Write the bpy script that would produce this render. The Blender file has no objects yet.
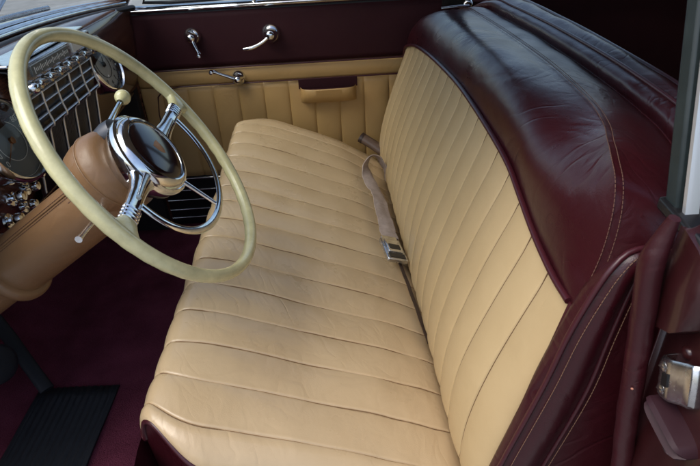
import bpy, bmesh, math, random
from mathutils import Vector, Matrix, noise
random.seed(7)
V = Vector
S = bpy.context.scene
C = S.collection
R = math.radians

# ------------------------------------------------------------------ camera
cd = bpy.data.cameras.new('camera'); cam = bpy.data.objects.new('camera', cd); C.objects.link(cam)
CP = V((-0.4893, 0.1656, 1.0378)); YAW, PIT, ROL = R(-1.6135), R(31.8482), R(-3.0932)
fw = V((math.cos(PIT)*math.cos(YAW), math.cos(PIT)*math.sin(YAW), -math.sin(PIT)))
r_ = fw.cross(V((0, 0, 1))).normalized(); u_ = r_.cross(fw)
r2 = math.cos(ROL)*r_ + math.sin(ROL)*u_; u2 = -math.sin(ROL)*r_ + math.cos(ROL)*u_
cam.matrix_world = Matrix((( r2.x, u2.x, -fw.x, CP.x), (r2.y, u2.y, -fw.y, CP.y), (r2.z, u2.z, -fw.z, CP.z), (0, 0, 0, 1)))
cd.sensor_width = 36; cd.lens = 535.14/700*36; cd.clip_start = 0.02; cd.clip_end = 500
cd.dof.use_dof = True; cd.dof.focus_distance = 1.0; cd.dof.aperture_fstop = 18.0
S.camera = cam

# ------------------------------------------------------------------ light
SUN_EL, SUN_AZ = R(57), R(-24)      # azimuth of the sun's position, measured from +Y towards +X
w = bpy.data.worlds.new('World'); S.world = w; w.use_nodes = True
nt = w.node_tree; bg = nt.nodes['Background']
sky = nt.nodes.new('ShaderNodeTexSky'); sky.sky_type = 'NISHITA'; sky.sun_disc = False
sky.sun_elevation = SUN_EL; sky.sun_rotation = SUN_AZ; sky.air_density = 1.0; sky.dust_density = 3.0
nt.links.new(sky.outputs[0], bg.inputs[0]); bg.inputs[1].default_value = 0.13
sd = bpy.data.lights.new('sun', 'SUN'); sun = bpy.data.objects.new('sun', sd); C.objects.link(sun)
sd.energy = 1.15; sd.angle = R(50); sd.color = (1, 0.985, 0.965)
sdir = V((math.sin(SUN_AZ)*math.cos(SUN_EL), math.cos(SUN_AZ)*math.cos(SUN_EL), math.sin(SUN_EL)))
sun.rotation_euler = sdir.to_track_quat('Z', 'Y').to_euler()
S.view_settings.view_transform = 'Standard'; S.view_settings.look = 'None'
S.view_settings.exposure = 0.84; S.view_settings.gamma = 1
S.cycles.max_bounces = 10; S.cycles.transparent_max_bounces = 12

# ------------------------------------------------------------------ materials
def mat(name, col, rough=0.5, metal=0.0, spec=0.5, coat=0.0, coat_r=0.1, sheen=0.0):
    m = bpy.data.materials.new(name); m.use_nodes = True
    b = m.node_tree.nodes['Principled BSDF']
    b.inputs['Base Color'].default_value = (*col, 1); b.inputs['Roughness'].default_value = rough
    b.inputs['Metallic'].default_value = metal; b.inputs['Specular IOR Level'].default_value = spec
    b.inputs['Coat Weight'].default_value = coat; b.inputs['Coat Roughness'].default_value = coat_r
    b.inputs['Sheen Weight'].default_value = sheen
    return m

def nz(nt, kind, vec, **kw):
    n = nt.nodes.new(kind)
    for k, v in kw.items():
        if k in n.inputs: n.inputs[k].default_value = v
        else: setattr(n, k, v)
    if vec is not None: nt.links.new(vec, n.inputs['Vector'])
    return n

def mapping(nt, vec, scale=(1, 1, 1), rot=(0, 0, 0)):
    n = nt.nodes.new('ShaderNodeMapping'); n.inputs['Scale'].default_value = scale; n.inputs['Rotation'].default_value = rot
    nt.links.new(vec, n.inputs['Vector']); return n.outputs[0]

def mathn(nt, op, a, b=None, c=None):
    n = nt.nodes.new('ShaderNodeMath'); n.operation = op
    for i, x in enumerate((a, b, c)):
        if x is None: continue
        if isinstance(x, (int, float)): n.inputs[i].default_value = x
        else: nt.links.new(x, n.inputs[i])
    return n.outputs[0]

def ramp(nt, fac, stops):
    n = nt.nodes.new('ShaderNodeValToRGB'); nt.links.new(fac, n.inputs[0])
    e = n.color_ramp.elements
    e[0].position, e[0].color = stops[0][0], (*stops[0][1], 1); e[1].position, e[1].color = stops[1][0], (*stops[1][1], 1)
    for p_, c_ in stops[2:]:
        x = e.new(p_); x.color = (*c_, 1)
    return n.outputs[0]

def leather(name, col, col2, rough=0.42, wr=1.0, grain=1.0, crease_scale=(6, 26, 26), coat=0.0, dirt=0.35, crease=0.9, cw=14.0, cm=0.40):
    """hide with pores, soft wrinkles and long creases"""
    m = mat(name, col, rough, coat=coat, coat_r=0.3); t = m.node_tree; b = t.nodes['Principled BSDF']
    tc = t.nodes.new('ShaderNodeTexCoord').outputs['Object']
    big = nz(t, 'ShaderNodeTexNoise', tc, Scale=5.0, Detail=5.0, Roughness=0.6)
    c = t.nodes.new('ShaderNodeMix'); c.data_type = 'RGBA'
    c.inputs['A'].default_value = (*col, 1); c.inputs['B'].default_value = (*col2, 1)
    f = mathn(t, 'MULTIPLY', mathn(t, 'SUBTRACT', big.outputs[0], 0.38), 1.6*dirt/0.35)
    f = mathn(t, 'MINIMUM', mathn(t, 'MAXIMUM', f, 0.0), 1.0)
    t.links.new(f, c.inputs['Factor'])
    # creases: warped long ridged noise
    warp = nz(t, 'ShaderNodeTexNoise', tc, Scale=7.0, Detail=2.0)
    add = t.nodes.new('ShaderNodeVectorMath'); add.operation = 'MULTIPLY_ADD'
    t.links.new(warp.outputs[1], add.inputs[0]); add.inputs[1].default_value = (0.09, 0.09, 0.09); t.links.new(tc, add.inputs[2])
    rid = None
    for rot_, sc_, seed in ((0.6, 1.0, 0.0), (-0.45, 1.3, 4.0), (1.35, 0.8, 9.0)):
        cv = mapping(t, mapping(t, add.outputs[0], (1, 1, 1), (0.3*rot_, 0.2, rot_)), tuple(q*sc_ for q in crease_scale))
        cr = nz(t, 'ShaderNodeTexNoise', cv, Scale=1.0, Detail=1.5, Roughness=0.45)
        l = mathn(t, 'ABSOLUTE', mathn(t, 'SUBTRACT', cr.outputs[0], 0.5))
        l = mathn(t, 'MAXIMUM', mathn(t, 'SUBTRACT', 1.0, mathn(t, 'MULTIPLY', l, cw)), 0.0)
        sh_ = t.nodes.new('ShaderNodeVectorMath'); sh_.operation = 'ADD'; t.links.new(tc, sh_.inputs[0]); sh_.inputs[1].default_value = (seed, seed*.7, 0)
        msk = nz(t, 'ShaderNodeTexNoise', sh_.outputs[0], Scale=4.0, Detail=1.0)
        mk = t.nodes.new('ShaderNodeMapRange'); mk.interpolation_type = 'SMOOTHSTEP'; mk.inputs[1].default_value = cm; mk.inputs[2].default_value = 0.68; t.links.new(msk.outputs[0], mk.inputs[0])
        l = mathn(t, 'MULTIPLY', l, mk.outputs[0])
        rid = l if rid is None else mathn(t, 'MAXIMUM', rid, l)
    rid = mathn(t, 'MULTIPLY', rid, -1.0)
    soft = nz(t, 'ShaderNodeTexNoise', mapping(t, add.outputs[0], (0.6, 1, 1)), Scale=22.0, Detail=3.0, Roughness=0.5)
    pores = nz(t, 'ShaderNodeTexVoronoi', tc, Scale=620.0)
    h = mathn(t, 'ADD', mathn(t, 'MULTIPLY', rid, 0.0010*crease), mathn(t, 'MULTIPLY', soft.outputs[0], 0.0018*wr))
    h = mathn(t, 'ADD', h, mathn(t, 'MULTIPLY', pores.outputs[0], 0.00009*grain))
    bp = t.nodes.new('ShaderNodeBump'); bp.inputs['Distance'].default_value = 1.0; bp.inputs['Strength'].default_value = 1.0
    t.links.new(h, bp.inputs['Height']); t.links.new(bp.outputs[0], b.inputs['Normal'])
    # darker lines in the creases
    d = t.nodes.new('ShaderNodeMix'); d.data_type = 'RGBA'; d.blend_type = 'MULTIPLY'
    t.links.new(mathn(t, 'MULTIPLY', rid, -0.10*crease), d.inputs['Factor']); t.links.new(c.outputs['Result'], d.inputs['A'])
    d.inputs['B'].default_value = (0.55, 0.42, 0.32, 1)
    t.links.new(d.outputs['Result'], b.inputs['Base Color'])
    rv = nz(t, 'ShaderNodeTexNoise', tc, Scale=14.0, Detail=4.0)
    t.links.new(mathn(t, 'MULTIPLY_ADD', rv.outputs[0], 0.22, rough-0.11), b.inputs['Roughness'])
    return m

def scuffed(name, col, rough, metal=0.0, amt=0.2, scale=30, bump=0.0002, coat=0.0, spec=0.5):
    m = mat(name, col, rough, metal, coat=coat, spec=spec); t = m.node_tree; b = t.nodes['Principled BSDF']
    tc = t.nodes.new('ShaderNodeTexCoord').outputs['Object']
    n = nz(t, 'ShaderNodeTexNoise', tc, Scale=scale, Detail=6.0, Roughness=0.65)
    t.links.new(mathn(t, 'MULTIPLY_ADD', n.outputs[0], amt, rough-amt/2), b.inputs['Roughness'])
    t.links.new(ramp(t, n.outputs[0], [(0.3, tuple(x*0.78 for x in col)), (0.7, tuple(min(1, x*1.15) for x in col))]), b.inputs['Base Color'])
    if bump:
        bp = t.nodes.new('ShaderNodeBump'); bp.inputs['Distance'].default_value = bump; t.links.new(n.outputs[0], bp.inputs['Height'])
        t.links.new(bp.outputs[0], b.inputs['Normal'])
    return m

def pile(name, col, col2):
    m = mat(name, col, 0.95, spec=0.1); t = m.node_tree; b = t.nodes['Principled BSDF']
    tc = t.nodes.new('ShaderNodeTexCoord').outputs['Object']
    n = nz(t, 'ShaderNodeTexNoise', tc, Scale=420.0, Detail=3.0); n2 = nz(t, 'ShaderNodeTexNoise', tc, Scale=9.0, Detail=4.0)
    f = mathn(t, 'MULTIPLY_ADD', n2.outputs[0], 0.7, mathn(t, 'MULTIPLY_ADD', n.outputs[0], 0.5, -0.1))
    t.links.new(ramp(t, f, [(0.3, col), (0.75, col2)]), b.inputs['Base Color'])
    bp = t.nodes.new('ShaderNodeBump'); bp.inputs['Distance'].default_value = 0.0035; t.links.new(n.outputs[0], bp.inputs['Height'])
    t.links.new(bp.outputs[0], b.inputs['Normal']); return m

def woodgrain(name):
    m = mat(name, (0.1, 0.04, 0.02), 0.22, coat=0.6, coat_r=0.08); t = m.node_tree; b = t.nodes['Principled BSDF']
    tc = t.nodes.new('ShaderNodeTexCoord').outputs['Object']
    n = nz(t, 'ShaderNodeTexNoise', mapping(t, tc, (3, 40, 40)), Scale=2.0, Detail=6.0, Roughness=0.7)
    t.links.new(ramp(t, n.outputs[0], [(0.35, (0.035, 0.013, 0.009)), (0.65, (0.12, 0.05, 0.03))]), b.inputs['Base Color'])
    return m

def glassy(name, tint=(0.9, 0.95, 0.93), ior=1.5):
    m = bpy.data.materials.new(name); m.use_nodes = True; t = m.node_tree; t.nodes.clear()
    o = t.nodes.new('ShaderNodeOutputMaterial'); mx = t.nodes.new('ShaderNodeMixShader')
    tr = t.nodes.new('ShaderNodeBsdfTransparent'); tr.inputs[0].default_value = (*tint, 1)
    gl = t.nodes.new('ShaderNodeBsdfGlossy'); gl.inputs['Roughness'].default_value = 0.02
    fr = t.nodes.new('ShaderNodeFresnel'); fr.inputs[0].default_value = ior
    t.links.new(fr.outputs[0], mx.inputs[0]); t.links.new(tr.outputs[0], mx.inputs[1]); t.links.new(gl.outputs[0], mx.inputs[2])
    t.links.new(mx.outputs[0], o.inputs[0]); return m

M = dict(
    cream=leather('cream_leather', (0.55, 0.408, 0.24), (0.45, 0.315, 0.168), 0.30, 0.75, coat=0.18, grain=0.7, crease_scale=(4, 26, 26), crease=0.38, cw=10.0, cm=0.48),
    creamback=leather('cream_back_leather', (0.475, 0.352, 0.188), (0.38, 0.268, 0.132), 0.38, 0.5, grain=0.7, crease_scale=(30, 6, 6), crease=0.2, cw=9.0, cm=0.46),
    tan=leather('tan_door_leather', (0.46, 0.285, 0.105), (0.40, 0.235, 0.085), 0.5, 0.35, crease=0.25),
    wrap=leather('tan_wrap_leather', (0.235, 0.125, 0.056), (0.165, 0.082, 0.036), 0.36, 0.8, crease=0.75, cw=10.0),
    maroon=leather('maroon_leather', (0.033, 0.0036, 0.0064), (0.023, 0.0029, 0.005), 0.30, 0.8, crease_scale=(26, 6, 6), crease=0.5, cw=12.0),
    maroonflat=leather('maroon_side_leather', (0.036, 0.0042, 0.0068), (0.026, 0.0033, 0.0055), 0.35, 0.7, crease=0.5),
    doorcloth=leather('maroon_door_trim', (0.034, 0.0065, 0.0095), (0.026, 0.005, 0.008), 0.7, 0.25, crease=0.15),
    paint=scuffed('maroon_paint', (0.030, 0.006, 0.0068), 0.34, amt=0.2, coat=0.3),
    pipem=mat('maroon_piping', (0.045, 0.007, 0.011), 0.35),
    thread=mat('tan_thread', (0.15, 0.08, 0.045), 0.8),
    thread2=mat('dark_thread', (0.10, 0.045, 0.028), 0.8),
    carpet=pile('maroon_carpet', (0.11, 0.024, 0.038), (0.27, 0.062, 0.098)),
    chrome=scuffed('chrome', (0.80, 0.81, 0.82), 0.10, 1.0, amt=0.10, scale=40, bump=0),
    dullchrome=scuffed('worn_chrome', (0.62, 0.62, 0.62), 0.26, 1.0, amt=0.25, scale=60),
    darkmetal=mat('dark_metal', (0.10, 0.10, 0.11), 0.4, 0.8),
    ivory=scuffed('ivory_plastic', (0.63, 0.575, 0.31), 0.20, amt=0.12, scale=25, bump=0.00015, coat=0.4),
    black=mat('black_enamel', (0.008, 0.008, 0.009), 0.3),
    medal=mat('horn_button_enamel', (0.012, 0.004, 0.004), 0.16, coat=0.5, coat_r=0.08),
    seaml=mat('tan_seam_thread', (0.24, 0.145, 0.07), 0.8), seamm=mat('seam_shadow_thread', (0.10, 0.05, 0.02), 0.8), wedge=mat('worn_maroon_pad', (0.028, 0.010, 0.014), 0.5, spec=0.25),
    bronze=mat('bronze', (0.35, 0.14, 0.05), 0.35, 0.7),
    rubber=scuffed('black_rubber', (0.022, 0.024, 0.028), 0.55, amt=0.2, scale=50),
    wood=woodgrain('woodgrain_paint'),
    dial=mat('dark_dial', (0.15, 0.16, 0.155), 0.4), paledial=mat('pale_dial', (0.78, 0.80, 0.77), 0.5),
    mark=mat('dial_marking', (0.85, 0.85, 0.80), 0.6), glass=glassy('window_glass'), dialglass=glassy('dial_glass', (0.95, 0.96, 0.95), 1.28),
    satin=mat('satin_chrome', (0.78, 0.79, 0.80), 0.34, 0.75), darkwrap=leather('dark_brown_leather', (0.035, 0.018, 0.012), (0.025, 0.012, 0.009), 0.42, 0.4), sleeve=scuffed('brown_sleeve', (0.11, 0.07, 0.05), 0.4, amt=0.2, scale=50),
    web=scuffed('belt_webbing', (0.36, 0.285, 0.245), 0.75, amt=0.1, scale=90, bump=0.0006),
    webdark=scuffed('belt_end_metal', (0.035, 0.02, 0.015), 0.45, amt=0.1, scale=60),
    headliner=mat('headliner_cloth', (0.16, 0.14, 0.12), 0.95), darktrim=mat('dark_rear_trim', (0.012, 0.009, 0.009), 0.8),
    postpaint=scuffed('grey_green_paint', (0.018, 0.026, 0.027), 0.4, amt=0.2, scale=40), body=scuffed('body_paint', (0.05, 0.012, 0.014), 0.12, amt=0.08, scale=3, bump=0, coat=1.0),
    concrete=scuffed('asphalt', (0.27, 0.27, 0.265), 0.9, amt=0.1, scale=2.5, bump=0.002),
)

M['doorcloth'].node_tree.nodes['Principled BSDF'].inputs['Specular IOR Level'].default_value = 0.22
# ------------------------------------------------------------------ mesh helpers
class MB:
    def __init__(s): s.v = []; s.f = []
    def grid(s, rows, closed_u=False, closed_v=False, flip=False):
        n = len(rows); m = len(rows[0]); o = len(s.v)
        for r in rows: s.v += [tuple(p) for p in r]
        for i in range(n if closed_v else n-1):
            for j in range(m if closed_u else m-1):
                a, b, c, d = o+i*m+j, o+i*m+(j+1) % m, o+((i+1) % n)*m+(j+1) % m, o+((i+1) % n)*m+j
                s.f.append((a, d, c, b) if flip else (a, b, c, d))
        return o
    def fan(s, loop, centre=None, flip=False):
        o = len(s.v); s.v += [tuple(p) for p in loop]; n = len(loop)
        if centre is None: centre = sum((V(p) for p in loop), V())/n
        s.v.append(tuple(centre))
        for i in range(n):
            t = (o+i, o+(i+1) % n, o+n); s.f.append(t[::-1] if flip else t)
    def tube(s, path, r, seg=10, closed=False, caps=True, flat=(1, 1), up=None):
        path = [V(p) for p in path]; n = len(path); rows = []; prev = None
        for i, p in enumerate(path):
            a = path[(i-1) % n] if closed or i else path[0]; b = path[(i+1) % n] if closed or i < n-1 else path[-1]
            t = (b-a).normalized()
            if up is not None: x = V(up).cross(t).normalized()
            elif prev is None:
                x = t.cross(V((0, 0, 1)));
                if x.length < 1e-3: x = t.cross(V((0, 1, 0)))
                x.normalize()
            else: x = (prev - t*prev.dot(t)).normalized()
            prev = x; y = t.cross(x)
            ri = r(i/(n-1)) if callable(r) else r
            rows.append([p + ri*(x*math.cos(2*math.pi*k/seg)*flat[0] + y*math.sin(2*math.pi*k/seg)*flat[1]) for k in range(seg)])
        s.grid(rows, closed_u=True, closed_v=closed)
        if caps and not closed: s.fan(rows[0], flip=True); s.fan(rows[-1])
    def lathe(s, prof, o, ax, xdir=None, seg=40, sx=1.0, cap0=False, cap1=False):
        o = V(o); ax = V(ax).normalized()
        x = V(xdir) if xdir is not None else ax.orthogonal(); x = (x-ax*x.dot(ax)).normalized(); y = ax.cross(x)
        rows = [[o + ax*k + (x*math.cos(2*math.pi*j/seg)*sx + y*math.sin(2*math.pi*j/seg))*r for j in range(seg)] for r, k in prof]
        s.grid(rows, closed_u=True)
        if cap0: s.fan(rows[0], flip=True)
        if cap1: s.fan(rows[-1])
    def box(s, o, ex, ey, ez):
        """box with centre o and half-extent vectors"""
        o, ex, ey, ez = V(o), V(ex), V(ey), V(ez); n = len(s.v)
        for k in (-1, 1):
            for a, b in ((-1, -1), (1, -1), (1, 1), (-1, 1)): s.v.append(tuple(o+a*ex+b*ey+k*ez))
        for q in ((3, 2, 1, 0), (4, 5, 6, 7), (0, 1, 5, 4), (1, 2, 6, 5), (2, 3, 7, 6), (3, 0, 4, 7)): s.f.append(tuple(n+i for i in q))
    def aabox(s, x0, x1, y0, y1, z0, z1):
        s.box(((x0+x1)/2, (y0+y1)/2, (z0+z1)/2), ((x1-x0)/2, 0, 0), (0, (y1-y0)/2, 0), (0, 0, (z1-z0)/2))
    def ball(s, o, r, seg=20, ring=12, squash=(1, 1, 1)):
        o = V(o)
        s.grid([[o + V((math.sin(math.pi*i/ring)*math.cos(2*math.pi*j/seg)*squash[0], math.sin(math.pi*i/ring)*math.sin(2*math.pi*j/seg)*squash[1], -math.cos(math.pi*i/ring)*squash[2]))*r for j in range(seg)] for i in range(ring+1)], closed_u=True)

def obj(name, mb, m, parent=None, bevel=0.0, smooth=True, seg=2, angle=50, solid=0.0):
    me = bpy.data.meshes.new(name)
    off = V((0, 0, 0)); q = parent
    while q is not None: off += q.location; q = q.parent
    me.from_pydata([tuple(V(p)-off) for p in mb.v], [], mb.f); me.update()
    bm = bmesh.new(); bm.from_mesh(me); bmesh.ops.remove_doubles(bm, verts=bm.verts, dist=1e-6)
    bmesh.ops.recalc_face_normals(bm, faces=bm.faces); bm.to_mesh(me); bm.free()
    o = bpy.data.objects.new(name, me); C.objects.link(o); o.parent = parent
    me.materials.append(m)
    if smooth:
        for p in me.polygons: p.use_smooth = True
        me.set_sharp_from_angle(angle=R(angle))
    if solid:
        md = o.modifiers.new('solid', 'SOLIDIFY'); md.thickness = solid; md.offset = -1
    if bevel:
        md = o.modifiers.new('bevel', 'BEVEL'); md.width = bevel; md.segments = seg; md.limit_method = 'ANGLE'; md.angle_limit = R(40)
        md.harden_normals = False
    return o

def tag(o, label, cat, group=None, kind=None):
    o['label'] = label; o['category'] = cat
    if group: o['group'] = group
    if kind: o['kind'] = kind
    return o
def thing(name, loc, label, cat, group=None):
    o = bpy.data.objects.new(name, None); C.objects.link(o); o.location = loc; o.empty_display_size = 0.05
    return tag(o, label, cat, group)
def structure(name, mb, m, **k):
    o = obj(name, mb, m, **k); o['kind'] = 'structure'; return o

def cr(P, t):
    """Catmull-Rom through P, t in 0..1 over the points"""
    n = len(P)-1; x = min(max(t, 0), 1)*n; i = min(int(x), n-1); f = x-i
    p1, p2 = V(P[i]), V(P[i+1]); p0 = V(P[i-1]) if i else 2*p1-p2; p3 = V(P[i+2]) if i+2 <= n else 2*p2-p1
    return 0.5*((2*p1)+(p2-p0)*f+(2*p0-5*p1+4*p2-p3)*f*f+(3*p1-p0-3*p2+p3)*f**3)
def even(P, n):
    """n+1 evenly spaced points along the Catmull-Rom curve"""
    q = [cr(P, i/400) for i in range(401)]; L = [0]
    for a, b in zip(q, q[1:]): L.append(L[-1]+(b-a).length)
    out = []; j = 0
    for i in range(n+1):
        d = L[-1]*i/n
        while j < 399 and L[j+1] < d: j += 1
        f = (d-L[j])/max(1e-9, L[j+1]-L[j]); out.append(q[j].lerp(q[j+1], f))
    return out
def clen(P):
    q = [cr(P, i/200) for i in range(201)]; return sum((b-a).length for a, b in zip(q, q[1:]))
def ss(a, b, x):
    t = min(max((x-a)/(b-a), 0), 1); return t*t*(3-2*t)
def ns(p, sc): return noise.noise(V(p)*sc)

def patch(A, B, nu, nv, bulge=0.0, prof=None, hint=(0, 0, 1), rough=0.0, rs=14):
    """surface between two curves, swelling along its normal"""
    rows = []; hint = V(hint)
    for i in range(nu+1):
        u = i/nu; a, b = cr(A, u), cr(B, u)
        ta = cr(A, min(1, u+.01))-cr(A, max(0, u-.01)); tb = cr(B, min(1, u+.01))-cr(B, max(0, u-.01))
        n = (ta+tb).cross(b-a)
        if n.length < 1e-9: n = hint.copy()
        n.normalize()
        if n.dot(hint) < 0: n = -n
        bu = bulge(u) if callable(bulge) else bulge; r = []
        for j in range(nv+1):
            v = j/nv; s = prof(v) if prof else math.sin(math.pi*v)
            p = a.lerp(b, v)
            p = p + n*(bu*s + (rough*ns(p, rs)*min(1, 6*v*(1-v)) if rough else 0)); r.append(p)
        rows.append(r)
    return rows

def stitches(mb, path, pitch=0.0050, ln=0.0038, r=0.00038, up=None):
    L = clen(path); n = max(2, int(L/pitch)); q = even(path, n*2)
    for i in range(0, 2*n, 2):
        a, b = q[i], q[i+1]; d = (b-a)
        if d.length < 1e-6: continue
        d.normalize(); x = d.orthogonal().normalized(); y = d.cross(x)
        mb.box((a+b)/2, d*ln/2, x*r, y*r)

# ------------------------------------------------------------------ setting: ground, floor
g = MB(); g.grid([[(-60+12*i, -60+12*j, -0.38) for i in range(11)] for j in range(11)])
structure('ground', g, M['concrete'])
g = MB()
rows = []
for y, z in [(-1.75, 0.0), (-0.6, 0.0), (0.0, 0), (0.3, 0), (0.6, 0), (0.85, 0.0), (1.0, 0.004), (1.06, 0.03), (1.15, 0.12), (1.25, 0.23), (1.30, 0.32), (1.31, 0.45), (1.31, 0.62)]:
    rows.append([(x, y, z + 0.006*ns((x, y, 0), 6)) for x in [-0.06+0.07*i for i in range(21)]])
g.grid(rows)
structure('floor', g, M['carpet'], solid=0.03)

# ------------------------------------------------------------------ car body
body = thing('car_body', (0.64, 0, -0.2), 'dark glossy car body shell around the cabin, its cowl and hood beyond the windshield', 'car body')
b = MB(); rows = []
for i in range(13):
    y = 0.46 - i*0.19; zc = 1.235 - 0.02*((y+0.4)/0.9)**2
    rows.append([(0.10+1.10*j/10, y, zc - 0.05*((j-5)/5)**4) for j in range(11)])
b.grid(rows); obj('roof', b, M['headliner'], body, solid=0.04)
b = MB(); b.aabox(-0.05, 1.37, -1.84, -1.76, -0.1, 1.23); obj('rear_bulkhead', b, M['darktrim'], body, bevel=0.01)
# passenger side behind the door: panel below, window, solid roof quarter
b = MB(); b.aabox(1.335, 1.40, -1.76, -0.262, -0.15, 0.75); obj('quarter_trim_panel', b, M['doorcloth'], body, bevel=0.008)
b = MB(); b.grid([[(1.345, y, 0.74), (1.33, y, 0.95), (1.27, y, 1.19)] for y in (-1.76, -1.2, -0.92)]); obj('rear_quarter_panel', b, M['darktrim'], body, solid=0.03)
b = MB(); b.grid([[(1.345, y, 0.74), (1.33, y, 0.95), (1.27, y, 1.19)] for y in (-0.22, -0.30)]); obj('far_door_post', b, M['darktrim'], body, solid=0.02)
b = MB(); b.tube([(1.325, -0.92, 0.765), (1.325, -0.5, 0.765), (1.325, -0.27, 0.762)], 0.009, 10); obj('quarter_window_sill', b, M['chrome'], body)
b = MB(); b.lathe([(0.0, 0.022), (0.012, 0.02), (0.018, 0.01), (0.02, 0.0)], (1.333, -0.30, 0.735), (-1, 0, 0)); b.tube([(1.31, -0.30, 0.735), (1.30, -0.26, 0.738), (1.30, -0.21, 0.735)], 0.006, 10)
obj('window_latch', b, M['chrome'], body)
# driver side behind the B pillar
b = MB(); b.aabox(-0.10, -0.07, -1.76, -0.34, -0.15, 0.76); obj('near_quarter_panel', b, M['paint'], body, bevel=0.006)
b = MB(); b.grid([[(-0.07, y, 0.76), (-0.055, y, 0.95), (0.0, y, 1.2)] for y in (-1.76, -1.3, -0.95)]); obj('near_rear_quarter', b, M['darktrim'], body, solid=0.02)
# cowl and hood ahead of the windshield
def tx(x): return (x-0.635)/0.665
b = MB(); rows = []
for k, (dy, dz) in enumerate([(0.012, -0.006), (0.10, 0.0), (0.3, 0.01), (0.7, 0.0), (1.2, -0.06), (1.5, -0.14)]):
    rows.append([(0.635+0.78*(j-8)/8, 0.87-0.09*((j-8)/8)**2+dy, 0.825-0.05*abs((j-8)/8)**2.5*(1+dy)+dz) for j in range(17)])
b.grid(rows); obj('hood', b, M['body'], body, solid=0.01)
b = MB(); b.tube([(0.635, 0.93+0.3*i, 0.838-0.012*i*i) for i in range(5)], 0.008, 8); obj('hood_trim', b, M['chrome'], body)
b = MB(); b.aabox(-0.06, 1.36, 1.33, 1.37, -0.1, 0.79); obj('firewall', b, M['darktrim'], body)
b = MB(); dv = V((-0.80, 0.60, 0)).normalized(); dn = V((0.60, 0.80, 0)); o_ = V((-0.13, 0.80, 0)); b.box(o_+dv*0.5+V((0, 0, 0.30)), dv*0.5, dn*0.035, V((0, 0, 0.44))); obj('unseen_open_door', b, M['doorcloth'], body, bevel=0.02, seg=3)  # driver's door out of view, added to block near-side sky from the bolster
for xs, nm in ((1.0, 'front_pillar'),):
    b = MB(); b.tube([(1.345, 0.825, -0.1), (1.345, 0.83, 0.5), (1.335, 0.80, 0.80), (1.30, 0.66, 0.98), (1.235, 0.47, 1.19)], lambda t: 0.032-0.008*t, 12, flat=(1, 1.2)); obj(nm, b, M['wood'], body)
b = MB(); b.aabox(1.30, 1.345, 0.80, 1.31, -0.02, 0.62); obj('kick_panel', b, M['darktrim'], body, bevel=0.004)
b = MB(); b.tube([(0.08, 0.47, 1.19), (0.635, 0.50, 1.215), (1.22, 0.47, 1.19)], 0.03, 10); obj('windshield_header', b, M['wood'], body)

# ------------------------------------------------------------------ windshield
ws = thing('windshield', (0.635, 0.86, 0.82), 'sloping windshield glass with layered chrome trim along its base', 'windshield')
def wb(x, dy=0.0, dz=0.0): return V((x, 0.855-0.085*tx(x)**2+dy, 0.824-0.026*tx(x)**2+dz))
xs_ = [-0.03+1.33*i/24 for i in range(25)]
b = MB(); b.grid([[wb(x, 0.004, 0.012).lerp(V((x*0.93+0.045, 0.50-0.04*tx(x)**2, 1.20)), k/6) for x in xs_] for k in range(7)]); obj('pane', b, M['glass'], ws)
b = MB(); b.tube([wb(x, -0.028, -0.008) for x in xs_], 0.010, 8, flat=(1, .8)); obj('seal', b, M['rubber'], ws)
b = MB(); b.tube([wb(x, -0.004, 0.004) for x in xs_], 0.0105, 10); b.tube([wb(x, 0.018, 0.014) for x in xs_], 0.0055, 8); obj('lower_trim', b, M['chrome'], ws)
b = MB(); b.tube([wb(0.635, -0.004, 0.004).lerp(V((0.635, 0.49, 1.2)), k/8) for k in range(9)], 0.011, 10); obj('centre_bar', b, M['chrome'], ws)
b = MB()
b.tube([wb(x, 0.05, 0.022) for x in [0.72+0.02*i for i in range(17)]], 0.0065, 8); b.lathe([(0.016, 0), (0.014, 0.012), (0.006, 0.02), (0, 0.021)], wb(0.72, 0.05, 0.008), (0, -.3, 1))
obj('wiper', b, M['dullchrome'], ws)

# ------------------------------------------------------------------ front bench seat
seat = thing('front_bench_seat', (0.63, 0.15, 0.0), 'pleated cream leather bench seat with maroon bolster over its backrest', 'bench seat')
X0, X1 = -0.026, 1.272
PRO = [(-0.035, 0.215), (-0.016, 0.243), (0.008, 0.266), (0.06, 0.294), (0.14, 0.331), (0.24, 0.373), (0.34, 0.412), (0.41, 0.434), (0.448, 0.4375), (0.467, 0.424), (0.476, 0.400), (0.479, 0.378)]
PRO3 = [V((0, a, z)) for a, z in PRO]
def endf(x):
    e = 0
    for d, wd in ((x-X0, 0.05), (X1-x, 0.085)):
        if d < wd: t = 1-max(d, 0)/wd; e = max(e, 1-math.sqrt(max(0, 1-t*t)))
    return e
def cushion_point(x, v, puff=0.0):
    p = cr(PRO3, v); tn = cr(PRO3, min(1, v+.01))-cr(PRO3, max(0, v-.01)); n = V((0, -tn.z, tn.y)).normalized()
    e = endf(x); far = x > 0.6
    lo = 1-ss(0.30, 0.44, -p.z+0.75) if False else 1.0
    y = p.y-(0.055 if far else 0.012)*e*ss(0.2, 0.48, p.y); z = p.z-(0.055 if far else 0.045*(1-ss(0.38, 0.485, p.y)))*e
    z += 0.024*ss(0.7, 1.15, x)*ss(-0.02, 0.15, p.y)
    if far: x -= 0.085*ss(0.34, 0.50, p.y)**1.2*max(0, 1-(X1-x)/0.22)
    if not far: x += 0.072*ss(0.36, 0.50, p.y)**1.3*max(0, 1-(x-X0)/0.18)
    q = V((x, y, z))
    dip = -0.006*math.exp(-((x-0.33)/0.16)**2-((y-0.22)/0.13)**2)
    q += n*(puff+0.0030*ns((x, y, z), 6)+0.0016*ns((x, y, z), 17)+dip)
    return q
DS = [0, 0.0005, 0.001, 0.0016, 0.0024, 0.0035, 0.005, 0.0075, 0.011, 0.016, 0.023, 0.032]
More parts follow.
